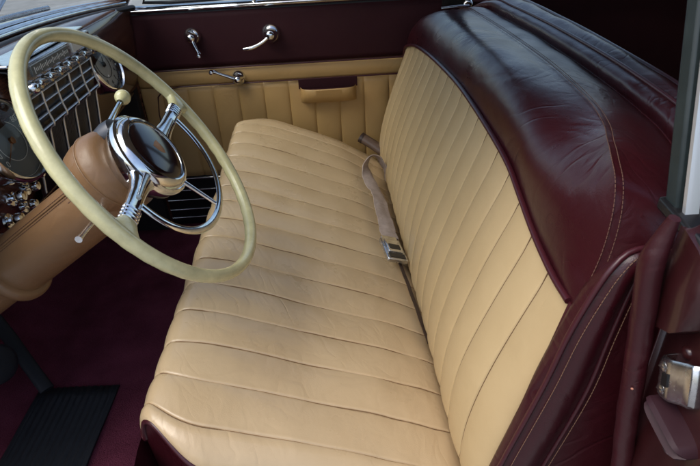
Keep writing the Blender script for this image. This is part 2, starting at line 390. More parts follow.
def panel_ts(wd, last):
    h = [d for d in DS if d < wd*0.47]; t = [d/wd for d in h]+[1-d/wd for d in h[::-1]]
    return t if last else t[:-1]
PX, DP = 0.0178, 0.0815
edges = [X0]+[PX+k*DP for k in range(15)]+[X1]
cols = []
for k in range(len(edges)-1):
    a, bb = edges[k], edges[k+1]
    for t in panel_ts(bb-a, k == len(edges)-2): cols.append((a+(bb-a)*t, t, k))
NV = 96; rows = []
for j in range(NV+1):
    v = j/NV; mk = ss(0.08, 0.22, v)*(1-0.75*ss(0.9, 1.0, v)); r = []
    for x, t, k in cols:
        first = (k == 0 and t < .5) or (k == len(edges)-2 and t > .5)
        q4 = 4*t*(1-t)
        f = min(1.0, q4)**0.42 if not first else 1.0
        # a sewn fold stands a little prouder on its near lip
        lip = 0.0004*math.exp(-((t-0.05)/0.045)**2) if k else 0
        jit = 0.0022*ns((k*3.1, v*4, 0), 1.7)*(1 if 0 < t < 1 or 0 < k else 0)
        if x <= X0+1e-6 or x >= X1-1e-6: jit = 0
        dd = min(t, 1-t)*0.0815 if not first else 1; gv = 0.0030*math.exp(-(dd/0.0013)**1.2)+0.0036*math.exp(-(dd/0.019)**1.2)
        gv *= 1+0.22*ns((k*5.3, v*30, 0.3), 1.0)
        pk_ = 0.0007*ns((x*20, v*34, k), 1.0)*math.exp(-(dd/0.018)) if not first else 0
        r.append(cushion_point(x+jit, v, mk*(-gv+lip+pk_)))
    rows.append(r)
b = MB(); b.grid(rows); cush = obj('seat_cushion', b, M['cream'], seat, angle=80)
b = MB()
for i, (x, t, k) in enumerate(cols):
    if t == 0 and k: b.tube([rows[j][i]+V((0, 0, 0.0014)) for j in range(10, NV-3, 2)], 0.0008, 5)
obj('pleat_seams', b, M['seaml'], cush)
nedge = [rows[j][0] for j in range(NV+1)]; fedge = [rows[j][-1] for j in range(NV+1)]
b = MB()
for ed, sx in ((nedge, -1), (fedge, 1)):
    b.grid([[p + V((sx*0.004*math.sin(math.pi*k/5), 0, 0)) + (V((p.x, p.y*0.94+0.01, 0.10))-p)*(k/5) for k in range(6)] for p in ed])
b.grid([[V((x, rows[NV][i].y-0.004, rows[NV][i].z)), V((x, 0.455, 0.2)), V((x, 0.43, 0.02))] for i, (x, t, k) in enumerate(cols) if i % 8 == 0 or i == len(cols)-1])
obj('cushion_skirt', b, M['maroon'], seat)
for ed in (nedge, fedge):
    b = MB(); b.tube(ed[8:], 0.0042, 8); obj('piping', b, M['pipem'], cush)
b = MB(); b.tube([p+V((0, -0.001, -0.002)) for p in rows[NV][::3]]+[rows[NV][-1]], 0.0042, 8); obj('piping', b, M['pipem'], cush)

# backrest
A = [(1.275, -0.093, 0.585), (1.262, -0.095, 0.628), (1.20, -0.101, 0.650), (1.10, -0.105, 0.668), (0.934, -0.109, 0.684), (0.77, -0.112, 0.693), (0.614, -0.113, 0.698), (0.47, -0.112, 0.695),
     (0.334, -0.110, 0.688), (0.25, -0.108, 0.680), (0.192, -0.105, 0.668), (0.125, -0.101, 0.653), (0.075, -0.099, 0.643), (0.02, -0.097, 0.637), (-0.024, -0.097, 0.636)]
AF = even(A, 400)
def Aat(x):
    if x >= AF[0].x: return AF[0]
    for p, q in zip(AF, AF[1:]):
        if q.x <= x <= p.x: return p.lerp(q, (p.x-x)/max(1e-9, p.x-q.x))
    return AF[-1]
BX, BD = 0.045, 0.0682
bedges = [-0.024]+[BX+BD*k for k in range(18)]+[1.268]
bcols = []
for k in range(len(bedges)-1):
    a, bb = bedges[k], bedges[k+1]
    for t in panel_ts(bb-a, k == len(bedges)-2): bcols.append((a+(bb-a)*t, t, k))
NB = 70; brow = []
for j in range(NB+1):
    v = j/NB; r = []
    for x, t, k in bcols:
        top = Aat(x); xx = x-0.016*(1-v)*(1-ss(-0.03, 0.15, x))
        bot = V((xx, -0.006-0.022*(1-ss(0, 0.10, v)), 0.238)); p = bot.lerp(V((xx, top.y, top.z)), v)
        d0, d1 = x+0.024, 1.268-x
        e = 1.0
        for d, wd in ((d0, 0.13), (d1, 0.07)):
            if d < wd: q_ = 1-d/wd; e = min(e, math.sqrt(max(0, 1-q_*q_)))
        bul = 0.033*e*math.sin(math.pi*v**0.72)
        f = min(1.0, 4*t*(1-t))**0.45
        if (k == 0 and t < .5) or (k == len(bedges)-2 and t > .5): f = 1
        mk = ss(0.02, 0.12, v)*(1-0.35*ss(0.9, 1, v))
        dd = min(t, 1-t)*BD if f < 1 else 1; pf = (-(0.0050*math.exp(-(dd/0.0013)**1.2)+0.0040*math.exp(-(dd/0.014)**1.2)))*mk+0.0022*ns(p, 7)*e
        r.append(p+V((0, 0.966, 0.259))*(bul+pf))
    brow.append(r)
b = MB(); b.grid(brow); bkp = obj('backrest_panel', b, M['creamback'], seat, angle=80)
b = MB()
for i, (x, t, k) in enumerate(bcols):
    if t == 0 and k: b.tube([brow[j][i]+V((0, 0.0024, 0.0006)) for j in range(5, NB+1, 2)], 0.0013, 5)
obj('pleat_seams', b, M['seamm'], bkp)

# bolster and the top of the back
B = [(1.283, -0.150, 0.64), (1.275, -0.205, 0.705), (1.214, -0.258, 0.745), (1.06, -0.262, 0.754), (0.88, -0.258, 0.760), (0.70, -0.251, 0.765), (0.461, -0.234, 0.773), (0.264, -0.211, 0.777),
     (0.154, -0.186, 0.780), (0.08, -0.157, 0.785), (0.03, -0.137, 0.787), (-0.008, -0.125, 0.778), (-0.024, -0.121, 0.748), (-0.032, -0.115, 0.705), (-0.037, -0.104, 0.664), (-0.036, -0.095, 0.632)]
A2 = even(A, 30)
# pair the two curves: A is walked faster at the near end so that the bolster closes into a point
def pairA(u): return u
Bx = [cr(B, i/60) for i in range(61)]
Bx = even(B, 60); Apar = even(A, 60)
def bolster_bulge(u):
    return 0.046*min(1, (u/0.08))**0.5*min(1, max(0, (1-u)/0.34))**0.8
b = MB(); b.grid(patch(Apar, Bx, 200, 44, bolster_bulge, prof=lambda v: math.sin(math.pi*v**0.84)**1.2, hint=(-0.25, 0.7, 0.7), rough=0.0026, rs=11))
obj('bolster', b, M['maroon'], seat, angle=80)
b = MB(); b.tube([p+V((0, 0.004, 0.001)) for p in AF[::4]], 0.0046, 8)
b.tube([brow[j][0]+V((-0.003, 0, 0)) for j in range(0, NB+1, 2)], 0.0046, 8); obj('backrest_piping', b, M['pipem'], seat)
Cc = [(1.28, -0.20, 0.64), (1.272, -0.285, 0.71), (1.192, -0.324, 0.742), (1.06, -0.33, 0.745), (0.88, -0.332, 0.747), (0.72, -0.332, 0.747), (0.46, -0.322, 0.747), (0.244, -0.302, 0.746),
      (0.155, -0.285, 0.745), (0.09, -0.268, 0.742), (0.03, -0.25, 0.735), (-0.02, -0.235, 0.72), (-0.042, -0.225, 0.70), (-0.05, -0.215, 0.67), (-0.052, -0.20, 0.64), (-0.052, -0.18, 0.60)]
b = MB(); b.grid(patch(B, Cc, 140, 16, 0.006, hint=(-0.2, 0, 1), rough=0.003, rs=10)); obj('top_panel', b, M['maroonflat'], seat, angle=80)
st = MB()
for o_ in (0.0, 0.009):
    pth = [cr(B, i/90) for i in range(91)]; pt2 = []
    for i, p in enumerate(pth):
        q = cr(Cc, i/90); d = (q-p).normalized(); up_ = V((-0.4, 0.1, 1)) if i > 55 else V((0, 0.15, 1)); up_ = (up_-d*up_.dot(d)).normalized()
        pt2.append(p+d*(o_-0.002)+up_*(0.0016+0.0022*math.sin(math.pi*min(1, o_/0.05))))
    stitches(st, pt2[4:90])
obj('bolster_stitching', st, M['thread2'], seat, smooth=False)
D = [(p[0]+(0.004 if p[0] > 1.2 else -0.002), p[1]-0.022, p[2]+0.026) for p in Cc[:12]]
C12 = Cc[:12]
b = MB(); b.grid(patch(C12, D, 120, 10, 0.012, hint=(0, 0.8, 0.6), rough=0.002, rs=20)); obj('top_roll', b, M['maroonflat'], seat, angle=80)
b = MB(); b.tube([V(p)+V((0, 0, -0.002)) for p in even(C12, 90)], 0.0035, 8); b.tube([V(p)+V((0, -0.004, 0.001)) for p in even(D, 90)], 0.004, 8)
E_ = [(1.272, -0.30, 0.64), (1.255, -0.385, 0.735), (1.179, -0.419, 0.762), (1.06, -0.422, 0.766), (0.88, -0.418, 0.766), (0.72, -0.413, 0.766), (0.46, -0.397, 0.765), (0.317, -0.387, 0.763),
      (0.20, -0.372, 0.76), (0.12, -0.355, 0.755), (0.04, -0.335, 0.745), (-0.02, -0.32, 0.73)]
b.tube([V(p)+V((0, -0.002, 0.002)) for p in even(E_, 90)], 0.0055, 8); obj('top_piping', b, M['pipem'], seat)
D1 = [V(p)+V((0, -0.006, 0)) for p in D]
b = MB(); b.grid(patch(D1, E_, 120, 12, 0.010, hint=(0, 0, 1), rough=0.003, rs=12)); obj('rear_top_panel', b, M['maroonflat'], seat, angle=80)
b = MB(); b.grid([[V(p), V((p[0], -0.40, 0.45)), V((p[0], -0.34, 0.06))] for p in [cr(E_, i/40) for i in range(41)]]); obj('rear_panel', b, M['darktrim'], seat)
# far end cap, hidden by the seat but real
b = MB(); b.fan([(1.27, 0.0, 0.25), (1.275, -0.093, 0.585), (1.283, -0.15, 0.64), (1.28, -0.20, 0.64), (1.272, -0.30, 0.64), (1.272, -0.34, 0.06), (1.27, -0.1, 0.06)]); obj('far_end_cap', b, M['maroonflat'], seat)
# near side of the backrest
F = [brow[j][0]+V((-0.004, -0.004, 0)) for j in range(NB, -1, -7)]
G1 = [(-0.047, -0.168, 0.722), (-0.051, -0.135, 0.722), (-0.056, -0.116, 0.708), (-0.057, -0.103, 0.68), (-0.058, -0.084, 0.619), (-0.057, -0.067, 0.534), (-0.056, -0.036, 0.407), (-0.054, -0.012, 0.30), (-0.052, 0.0, 0.2)]
G2 = [(-0.044, -0.185, 0.712), (-0.048, -0.160, 0.712), (-0.053, -0.147, 0.70), (-0.056, -0.139, 0.673), (-0.058, -0.129, 0.61), (-0.058, -0.118, 0.516), (-0.056, -0.087, 0.376), (-0.054, -0.065, 0.28), (-0.052, -0.05, 0.2)]
H = [(-0.045, -0.22, 0.725), (-0.05, -0.225, 0.715), (-0.05, -0.24, 0.70), (-0.05, -0.26, 0.673), (-0.05, -0.28, 0.61), (-0.05, -0.28, 0.516), (-0.05, -0.28, 0.376), (-0.05, -0.27, 0.28), (-0.05, -0.26, 0.2)]
F0 = [(-0.036, -0.097, 0.655)]+[tuple(p) for p in F]
b = MB(); b.grid(patch(F0, G1, 60, 6, -0.013, hint=(-1, 0.3, 0))); b.grid(patch(G2, H, 50, 8, 0.002, hint=(-1, 0.1, 0), rough=0.002)); obj('side_facing', b, M['maroonflat'], seat, angle=80)
b = MB(); b.grid(patch(G1, G2, 60, 12, 0.011, hint=(-1, 0.3, 0), rough=0.0015)); obj('side_bolster', b, M['maroon'], seat, angle=80)
b = MB(); b.tube([V(p)+V((-.002, .002, 0)) for p in even(G1, 60)], 0.0034, 8); b.tube([V(p)+V((-.001, -.001, 0)) for p in even(G2, 60)], 0.003, 8); obj('side_piping', b, M['pipem'], seat)
st = MB()
stitches(st, [V(p)+V((-0.0085, -0.008, 0)) for p in even(G1, 60)]); stitches(st, [V(p)+V((-0.0045, -0.006, 0)) for p in even(G2, 60)])
stitches(st, [V(p)+V((-0.003, 0.002, 0)) for p in even(F0[1:], 60)])
obj('side_stitching', st, M['thread'], seat, smooth=False)
b = MB(); b.aabox(-0.0, 1.25, -0.30, 0.42, 0.012, 0.235); obj('seat_base', b, M['darktrim'], seat, bevel=0.01)

# ------------------------------------------------------------------ seat belt lying in the fold
belt = thing('seat_belt', (0.75, 0.04, 0.30), 'beige lap belt with metal buckle looped out of the seat fold', 'seat belt')
def ribbon(mb, path, wid, dirs, th=0.0012):
    n = len(path); rows = []
    for i in range(81):
        t = i/80; p = cr(path, t); d = cr(dirs, t).normalized(); tn = (cr(path, min(1, t+.01))-cr(path, max(0, t-.01))).normalized(); nn = tn.cross(d).normalized()
        p = p+V((ns(p, 30), ns(p+V((5, 0, 0)), 30), ns(p+V((0, 5, 0)), 30)))*(0.004 if wid > .01 else 0.0008)
        r = [p+d*wid*s+nn*(wid > .01)*(0.003*ns((t*9, s*1.3, 2), 1.0)-0.0025*s*s) for s in (-1, -.6, -.2, .2, .6, 1)]
        rows.append([q+nn*th for q in r]+[q-nn*th for q in r[::-1]])
    mb.grid(rows, closed_u=True)
b = MB()
ribbon(b, [(1.02, -0.005, 0.285), (1.03, 0.008, 0.322), (1.035, 0.024, 0.356), (1.03, 0.044, 0.366), (1.01, 0.060, 0.350), (0.98, 0.060, 0.326), (0.93, 0.050, 0.316), (0.86, 0.040, 0.318), (0.79, 0.037, 0.318), (0.72, 0.037, 0.317), (0.64, 0.034, 0.317)],
       0.0215, [(.75, .2, -.45), (.78, .2, -.45), (.8, .15, -.42), (.8, .0, -.45), (.7, -.35, -.5), (.45, -.7, -.4), (.1, -.9, -.3), (-.15, -.8, -.5), (0, -.85, -.45), (0, -.9, -.35), (0, -.92, -.33)])
obj('webbing', b, M['web'], belt)
bk = V((0.575, 0.034, 0.318)); ax = V((-1, -0.12, 0)).normalized(); ay = V((-0.1, 0.92, 0.34)).normalized(); az = ax.cross(ay).normalized()
if az.z < 0: az = -az
b = MB(); b.box(bk, ax*0.046, ay*0.026, az*0.006); bko = obj('buckle', b, M['dullchrome'], belt, bevel=0.003)
b = MB(); b.box(bk+az*0.0085-ax*0.008, ax*0.026, ay*0.019, az*0.002); obj('buckle_flap', b, M['chrome'], bko, bevel=0.0015)
for q_, e_, f_ in ((bk+az*0.0066+ax*0.031, 0.009, 0.020), (bk+az*0.011-ax*0.002, 0.010, 0.014)):
    b = MB(); b.box(q_, ax*e_, ay*f_, az*0.0006); obj('buckle_slot', b, M['black'], bko)
b = MB(); b.box(bk-ax*0.052+az*0.002, ax*0.008, ay*0.021, az*0.003); obj('buckle_tongue', b, M['chrome'], bko, bevel=0.001)
b = MB(); ribbon(b, [(0.555, 0.026, 0.308), (0.48, 0.014, 0.292), (0.40, 0.006, 0.285), (0.30, -0.004, 0.272)], 0.004, [(0, .9, .35)]*4); obj('fold_gap_strip', b, M['webdark'], belt)  # near-black strip stands in for the dark gap in the seat fold
belt2 = thing('seat_belt_end', (1.25, 0.03, 0.30), 'short brown metal belt end poking out of the far seat fold', 'belt end')
b = MB(); b.tube([(1.215, -0.01, 0.300), (1.235, 0.02, 0.318), (1.255, 0.055, 0.337)], 0.021, 14, flat=(1, 0.75)); obj('sleeve', b, M['sleeve'], belt2)
b = MB(); b.tube([(1.253, 0.052, 0.335), (1.258, 0.061, 0.339)], 0.0225, 14, flat=(1, .75)); obj('sleeve_tip', b, M['webdark'], belt2)

# ------------------------------------------------------------------ passenger door
door = thing('passenger_door', (1.36, 0.27, 0.1), 'closed far door with maroon upper trim, pleated tan lower trim and chrome handles', 'car door')
DX = 1.340
b = MB(); b.aabox(DX+0.006, DX+0.05, -0.255, 0.80, -0.1, 0.745); obj('door_shell', b, M['body'], door, bevel=0.004)
b = MB(); b.grid([[(DX-0.004*math.sin(math.pi*k/10)-0.001*ns((0, y, z), 9), y, z) for k, z in [(k, 0.588+0.172*k/10) for k in range(11)]] for y in [-0.25+1.045*i/60 for i in range(61)]])
obj('upper_trim', b, M['doorcloth'], door, solid=0.006)
# header strip and pleated panel
b = MB(); b.grid([[(DX-0.003-0.005*math.sin(math.pi*k/8)-0.0012*ns((1, y, z), 11), y, z) for k, z in [(k, 0.531+0.053*k/8) for k in range(9)]] for y in [-0.25+1.045*i/60 for i in range(61)]])
obj('header_strip', b, M['tan'], door, solid=0.006)
pc = []
de = [-0.25]+[-0.22+0.086*k for k in range(12)]+[0.795]
for k in range(len(de)-1):
    for i in range(10+(k == len(de)-2)):
        t = 0.5-0.5*math.cos(math.pi*i/10); pc.append((de[k]+(de[k+1]-de[k])*t, t))
b = MB(); b.grid([[(DX-0.002-0.007*min(1, 4*t*(1-t))**0.5*(1-0.6*ss(0.86, 1, j/14))-0.0015*ns((2, y, j*.05), 9), y, 0.20+0.330*j/14) for y, t in pc] for j in range(15)])
obj('pleated_panel', b, M['tan'], door, angle=80, solid=0.004)
b = MB(); b.tube([(DX-0.010, y, 0.586) for y in [-0.25+1.045*i/20 for i in range(21)]], 0.0028, 8); obj('belt_moulding', b, M['pipem'], door)
b = MB(); b.tube([(DX-0.009, -0.25, 0.5305), (DX-0.009, 0.3, 0.5305), (DX-0.009, 0.66, 0.5305), (DX-0.008, 0.715, 0.525), (DX-0.008, 0.74, 0.50), (DX-0.007, 0.75, 0.44), (DX-0.007, 0.752, 0.22)], 0.0022, 8); obj('trim_welt', b, M['pipem'], door)
b = MB(); b.aabox(DX-0.008, DX+0.003, -0.25, 0.795, 0.0, 0.199); kick = obj('lower_kick_panel', b, M['black'], door, bevel=0.002)
b = MB()
for z in (0.192, 0.145, 0.105, 0.065, 0.03): b.tube([(DX-0.010, -0.25, z), (DX-0.010, 0.795, z)], 0.0028, 8)
obj('kick_strip', b, M['chrome'], kick)
# garnish along the window
b = MB(); b.grid([[(DX-0.012+0.03*math.sin(a)*0.6-0.008, y, 0.772+0.014*math.cos(a)) if False else (DX+0.012-0.022*math.sin(math.pi*k/8), y, 0.760+0.026*k/8) for k in range(9)] for y in [-0.25+1.045*i/30 for i in range(31)]])
obj('window_garnish', b, M['chrome'], door, solid=0.003)
b = MB(); b.tube([(DX+0.008, -0.25, 0.7595), (DX+0.008, 0.795, 0.7595)], 0.004, 8); obj('garnish_seal', b, M['black'], door)
b = MB(); b.grid([[(DX+0.014-0.06*k/6, y - (0.0 if y < 0.5 else 0.0), 0.785+0.40*k/6) for k in range(7)] for y in (-0.22, 0.0, 0.2, 0.37)]); obj('window_pane', b, M['glass'], door)
b = MB(); b.grid([[(DX+0.014-0.06*k/6, 0.384+(0.385-0.32*k/6)*j/4, 0.785+0.40*k/6) for k in range(7)] for j in range(5)]); obj('vent_pane', b, M['glass'], door)
b = MB(); b.tube([(DX+0.012-0.06*k, 0.377, 0.778+0.40*k) for k in (0, .5, 1)], 0.007, 10); obj('vent_divider', b, M['chrome'], door)
b = MB(); b.tube([(DX+0.006, 0.395, 0.800), (DX+0.006, 0.5, 0.794), (DX+0.006, 0.64, 0.792), (DX+0.004, 0.72, 0.796), (DX-0.003, 0.69, 0.85), (DX-0.025, 0.57, 0.99), (DX-0.05, 0.44, 1.15)], 0.006, 10); obj('vent_frame', b, M['black'], door)

def crank(y, z, ye, ze, parent, name, r=0.021, knob=True, curve=0.0):
    o = V((DX-0.006, y, z)); e = V((DX-0.040, ye, ze)); d = (e-o); d.x = 0; L = d.length; d.normalize(); sd = V((0, -d.z, d.y))
    b = MB(); b.lathe([(r*1.15, 0), (r*1.15, 0.003), (r*1.05, 0.009), (r*.85, 0.016), (r*.62, 0.022), (r*.55, 0.030), (r*.45, 0.036), (r*.2, 0.039), (0, 0.0395)], o, (-1, 0, 0), cap0=True); k_ = obj(name, b, M['chrome'], parent)
    st_ = [o+V((-0.027, 0, 0)), o+V((-0.031, 0, 0))+d*L*0.35+sd*curve, o+V((-0.036, 0, 0))+d*L*0.7+sd*curve, o+V((-0.036, 0, 0))+d*L]
    b = MB(); b.tube(even(st_, 14), (lambda t: 0.0085-0.0035*t+0.004*math.exp(-((t-0.93)/.08)**2)) if knob else (lambda t: 0.0075-0.002*t+0.002*math.exp(-((t-0.75)/.2)**2)), 12, flat=(1, .8))
    if knob: b.lathe([(0.004, 0), (0.0065, 0.006), (0.0075, 0.018), (0.006, 0.026), (0, 0.028)], o+V((-0.036, 0, 0))+d*L, (-1, 0, 0))
    obj('handle', b, M['chrome'], k_)
    return k_
crank(0.586, 0.689, 0.566, 0.638, door, 'vent_crank', 0.024)
crank(0.335, 0.684, 0.425, 0.648, door, 'window_crank', 0.027, knob=False, curve=-0.008)
crank(0.460, 0.549, 0.537, 0.585, door, 'door_handle', 0.022, curve=0.0)
# armrest pocket
b = MB(); rows = []
for z, o_, inn in ((0.452, 0.012, 0), (0.456, 0.026, 0), (0.48, 0.036, 0), (0.502, 0.040, 0), (0.505, 0.037, 0), (0.50, 0.033, 0), (0.470, 0.028, 0)):
    r = []
    for i in range(25):
        s = -1+2*i/24; k = (1-abs(s)**5)**0.5 if abs(s) < 1 else 0
        r.append((DX-0.008-o_*k*1.15, 0.162+0.096*s, z))
    rows.append(r)
b.grid(rows); pk = obj('armrest_pocket', b, M['tan'], door, angle=60)
b = MB(); b.fan([(DX-0.008-0.033*1.15*((1-abs(-1+2*i/24)**5)**0.5), 0.162+0.094*(-1+2*i/24), 0.498) for i in range(25)]+[(DX-0.009, 0.256, 0.498), (DX-0.009, 0.068, 0.498)])
b.aabox(DX-0.012, DX-0.007, 0.062, 0.262, 0.499, 0.531); obj('pocket_mouth', b, M['doorcloth'], pk, bevel=0.001)
st = MB(); stitches(st, [(DX-0.0095, y, 0.5345) for y in [-0.25+i*0.05 for i in range(21)]]); obj('trim_stitching', st, M['thread2'], door, smooth=False)

# ------------------------------------------------------------------ dashboard
dash = thing('dashboard', (0.635, 0.76, 0.55), 'glossy brown woodgrain dashboard with chrome radio grille and round dials', 'dashboard')
def yf(x): return 0.738+0.025*tx(x)**2
b = MB(); rows = []
for i in range(49):
    x = -0.04+1.355*i/48; f = yf(x); wt_ = wb(x, -0.030, -0.010); r = []
    for k, (a, z) in enumerate([(1.0, None), (0.75, 0.003), (0.5, 0.003), (0.3, -0.001), (0.15, -0.010), (0.05, -0.026), (0.0, -0.048)]):
        r.append(V((x, f+(wt_.y-f)*a, (wt_.z if z is None else wt_.z+z))))
    zt = wt_.z
    for dy, z in ((-0.002, 0.74), (0.002, 0.70), (0.010, 0.64), (0.020, 0.59), (0.034, 0.55), (0.05, 0.532), (0.09, 0.525)): r.append(V((x, f+dy, z)))
    rows.append(r)
b.grid(rows); obj('dash_panel', b, M['wood'], dash, solid=0.004)
b = MB(); b.tube([(x, yf(x)+0.046, 0.530) for x in [-0.04+1.35*i/24 for i in range(25)]], 0.006, 8); obj('lower_lip', b, M['wood'], dash)
# centre stack
SX0, SX1 = 0.505, 0.835
b = MB(); b.grid([[(x, y, z) for x in (SX0-0.012, SX0, 0.67, SX1, SX1+0.012)] for y, z in ((0.80, 0.812), (0.765, 0.812), (0.728, 0.808), (0.722, 0.80), (0.722, 0.75), (0.730, 0.683), (0.746, 0.56), (0.78, 0.535))]); obj('stack_panel', b, M['black'], dash, solid=0.003)
b = MB(); b.box((0.67, 0.765, 0.8165), (0.180, 0, 0), (0, 0.045, 0), (0, 0, 0.003)); obj('stack_cover', b, M['chrome'], dash, bevel=0.0025)
radio = MB(); radio.box((0.67, 0.715, 0.796), (0.172, 0, 0), (0, 0.008, 0), (0, 0, 0.016)); rd = obj('radio_face', radio, M['dullchrome'], dash, bevel=0.003)
b = MB(); b.box((0.62, 0.7058, 0.797), (0.085, 0, 0), (0, 0.002, 0), (0, 0, 0.010)); obj('tuning_dial', b, M['dial'], rd, bevel=0.001)
b = MB(); b.box((0.775, 0.7058, 0.797), (0.048, 0, 0), (0, 0.002, 0), (0, 0, 0.010)); obj('tuning_window', b, M['paledial'], rd, bevel=0.001)
b = MB()
for i in range(24): b.box((0.545+0.0066*i, 0.7035, 0.797), (0.0006, 0, 0), (0, 0.0006, 0), (0, 0, 0.006 if i % 4 == 0 else 0.003))
obj('dial_scale', b, M['mark'], rd)
b = MB(); b.box((0.67, 0.718, 0.768), (0.172, 0, 0), (0, 0.006, 0), (0, 0, 0.011)); rail = obj('button_rail', b, M['dullchrome'], dash, bevel=0.003)
for i in range(7):
    b = MB(); b.lathe([(0.0075, 0.0), (0.0075, 0.006), (0.0082, 0.012), (0.0078, 0.017), (0.004, 0.0185), (0, 0.019)], (0.535+0.045*i, 0.712, 0.771), (0, -1, 0.15), seg=20); obj('push_button', b, M['chrome'], rail)
for x in (0.508, 0.832):
    b = MB(); b.lathe([(0.006, 0), (0.009, 0.005), (0.0105, 0.012), (0.009, 0.020), (0.006, 0.023), (0, 0.024)], (x, 0.712, 0.772), (0, -1, 0.1), seg=24); obj('radio_knob', b, M['chrome'], rail)
def stack_pt(x, s):
    """point on the grille front, s = 0 top, 1 bottom"""
    P = [(0.719, 0.752), (0.720, 0.73), (0.719, 0.706), (0.716, 0.684), (0.727, 0.676), (0.733, 0.64), (0.739, 0.60), (0.745, 0.565)]
    q = cr([V((0, a, z)) for a, z in P], s); return V((x, q.y, q.z))
b = MB()
for i in range(6): b.tube([stack_pt(SX0+0.066*i, s/20) for s in range(21)], 0.0025, 8)
gr = obj('radio_grille', b, M['satin'], dash)
b = MB()
for s in (0.02, 0.15, 0.275, 0.40): b.tube([stack_pt(x, s)+V((0, 0.003, 0)) for x in (SX0-0.005, 0.67, SX1+0.005)], 0.0034, 8, flat=(1, .6))
obj('cross_bar', b, M['satin'], gr)
b = MB()
for i in range(5):
    for k in range(1, 9): b.tube([stack_pt(SX0+0.066*i+0.066*k/9, s)+V((0, 0.003, 0)) for s in (0.47, 0.6, 0.75, 0.9, 1.0)], 0.0013, 6)
obj('speaker_bars', b, M['darkmetal'], gr)

def text_mesh(body_, size):
    cu = bpy.data.curves.new('t', 'FONT'); cu.body = body_; cu.size = size; cu.align_x = 'CENTER'; cu.align_y = 'CENTER'; cu.extrude = 0.0002
    o = bpy.data.objects.new('t', cu); C.objects.link(o); bpy.context.view_layer.update()
    me = o.to_mesh(); vs = [v.co.copy() for v in me.vertices]; fs = [tuple(p.vertices) for p in me.polygons]
    o.to_mesh_clear(); bpy.data.objects.remove(o); bpy.data.curves.remove(cu); return vs, fs
def dial(name, ctr, R_, face, marks, nums, a0, a1, ntick, parent, hands, mk, tsz=0.013):
    ctr = V(ctr); n = V((-0.06, -0.95, 0.30)).normalized(); X = V((0.95, -0.06, 0)).normalized(); Y = n.cross(X).normalized()
    if Y.z < 0: Y = -Y
    b = MB(); b.lathe([(R_*1.02, -0.03), (R_*1.06, -0.004), (R_*1.10, 0.006), (R_*1.07, 0.014), (R_*1.0, 0.017), (R_*.965, 0.012), (R_*.93, 0.004)], ctr, n, X, 56); ro = obj(name, b, M['chrome'], parent)
    b = MB(); b.fan([ctr+n*0.002+(X*math.cos(2*math.pi*i/48)+Y*math.sin(2*math.pi*i/48))*R_*.97 for i in range(48)]); obj('dial_face', b, face, ro)
    b = MB()
    for i in range(ntick+1):
        a = R(a0+(a1-a0)*i/ntick); d = X*math.cos(a)+Y*math.sin(a); t = X*-math.sin(a)+Y*math.cos(a); big = i % 5 == 0
        b.box(ctr+n*0.0035+d*R_*(0.86 if big else 0.885), d*R_*(0.055 if big else 0.028), t*R_*(0.014 if big else 0.008), n*0.0003)
    for rr in (0.93, 0.50):
        b.tube([ctr+n*0.0035+(X*math.cos(2*math.pi*i/60)+Y*math.sin(2*math.pi*i/60))*R_*rr for i in range(60)], 0.0007, 5, closed=True)
    obj('dial_ticks', b, mk, ro)
    b = MB()
    for i, s in enumerate(nums):
        a = R(a0+(a1-a0)*i/(len(nums)-(0 if abs(a1-a0) >= 359 else 1))); p = ctr+n*0.0036+(X*math.cos(a)+Y*math.sin(a))*R_*0.70
        vs, fs = text_mesh(s, tsz); o_ = len(b.v); b.v += [tuple(p+X*v.x+Y*v.y+n*v.z) for v in vs]; b.f += [tuple(o_+q for q in f) for f in fs]
    obj('dial_numerals', b, mk, ro, smooth=False)
    b = MB()
    for a, L, wd in hands:
        d = X*math.cos(R(a))+Y*math.sin(R(a)); t = n.cross(d); o_ = len(b.v)
        b.v += [tuple(ctr+n*0.006-d*R_*.12+t*wd), tuple(ctr+n*0.006+d*R_*L), tuple(ctr+n*0.006-d*R_*.12-t*wd), tuple(ctr+n*0.0085)]; b.f += [(o_, o_+1, o_+3), (o_+1, o_+2, o_+3), (o_+2, o_, o_+3), (o_, o_+2, o_+1)]
    b.lathe([(0.006, 0.004), (0.006, 0.009), (0, 0.0095)], ctr, n, X, 16); obj('needle', b, M['bronze'] if face == M['dial'] else M['black'], ro)
    b = MB(); b.lathe([(R_*.97, 0.0125), (R_*.6, 0.0165), (R_*.25, 0.018), (0.0005, 0.0185)], ctr, n, X, 40); obj('dial_glass', b, M['dialglass'], ro)
dial('speedometer', (0.428, 0.730, 0.705), 0.071, M['dial'], None, ['0', '10', '20', '30', '40', '50', '60', '70', '80', '90', '100', '110'], 215, -35, 55, dash, [(215, .78, .003)], M['mark'], 0.015)
dial('clock', (0.930, 0.735, 0.710), 0.067, M['paledial'], None, ['3', '2', '1', '12', '11', '10', '9', '8', '7', '6', '5', '4'], 0, 360, 60, dash, [(62, .62, .0026), (135, .45, .0032)], M['black'], 0.0135)
for x, z, rr in ((0.455, 0.600, 0.009), (0.485, 0.612, 0.008), (0.405, 0.605, 0.010), (0.43, 0.575, 0.0085), (0.375, 0.575, 0.010)):
    b = MB(); b.lathe([(rr*.6, 0), (rr*.6, 0.012), (rr*1.0, 0.015), (rr*1.15, 0.022), (rr*.9, 0.029), (0, 0.031)], (x, yf(x)+0.014, z), (0, -1, 0.2), seg=22); b.lathe([(rr*1.5, 0), (rr*1.4, 0.004), (rr*.6, 0.005)], (x, yf(x)+0.013, z), (0, -1, 0.2), seg=22)
    obj('control_knob', b, M['chrome'], dash)

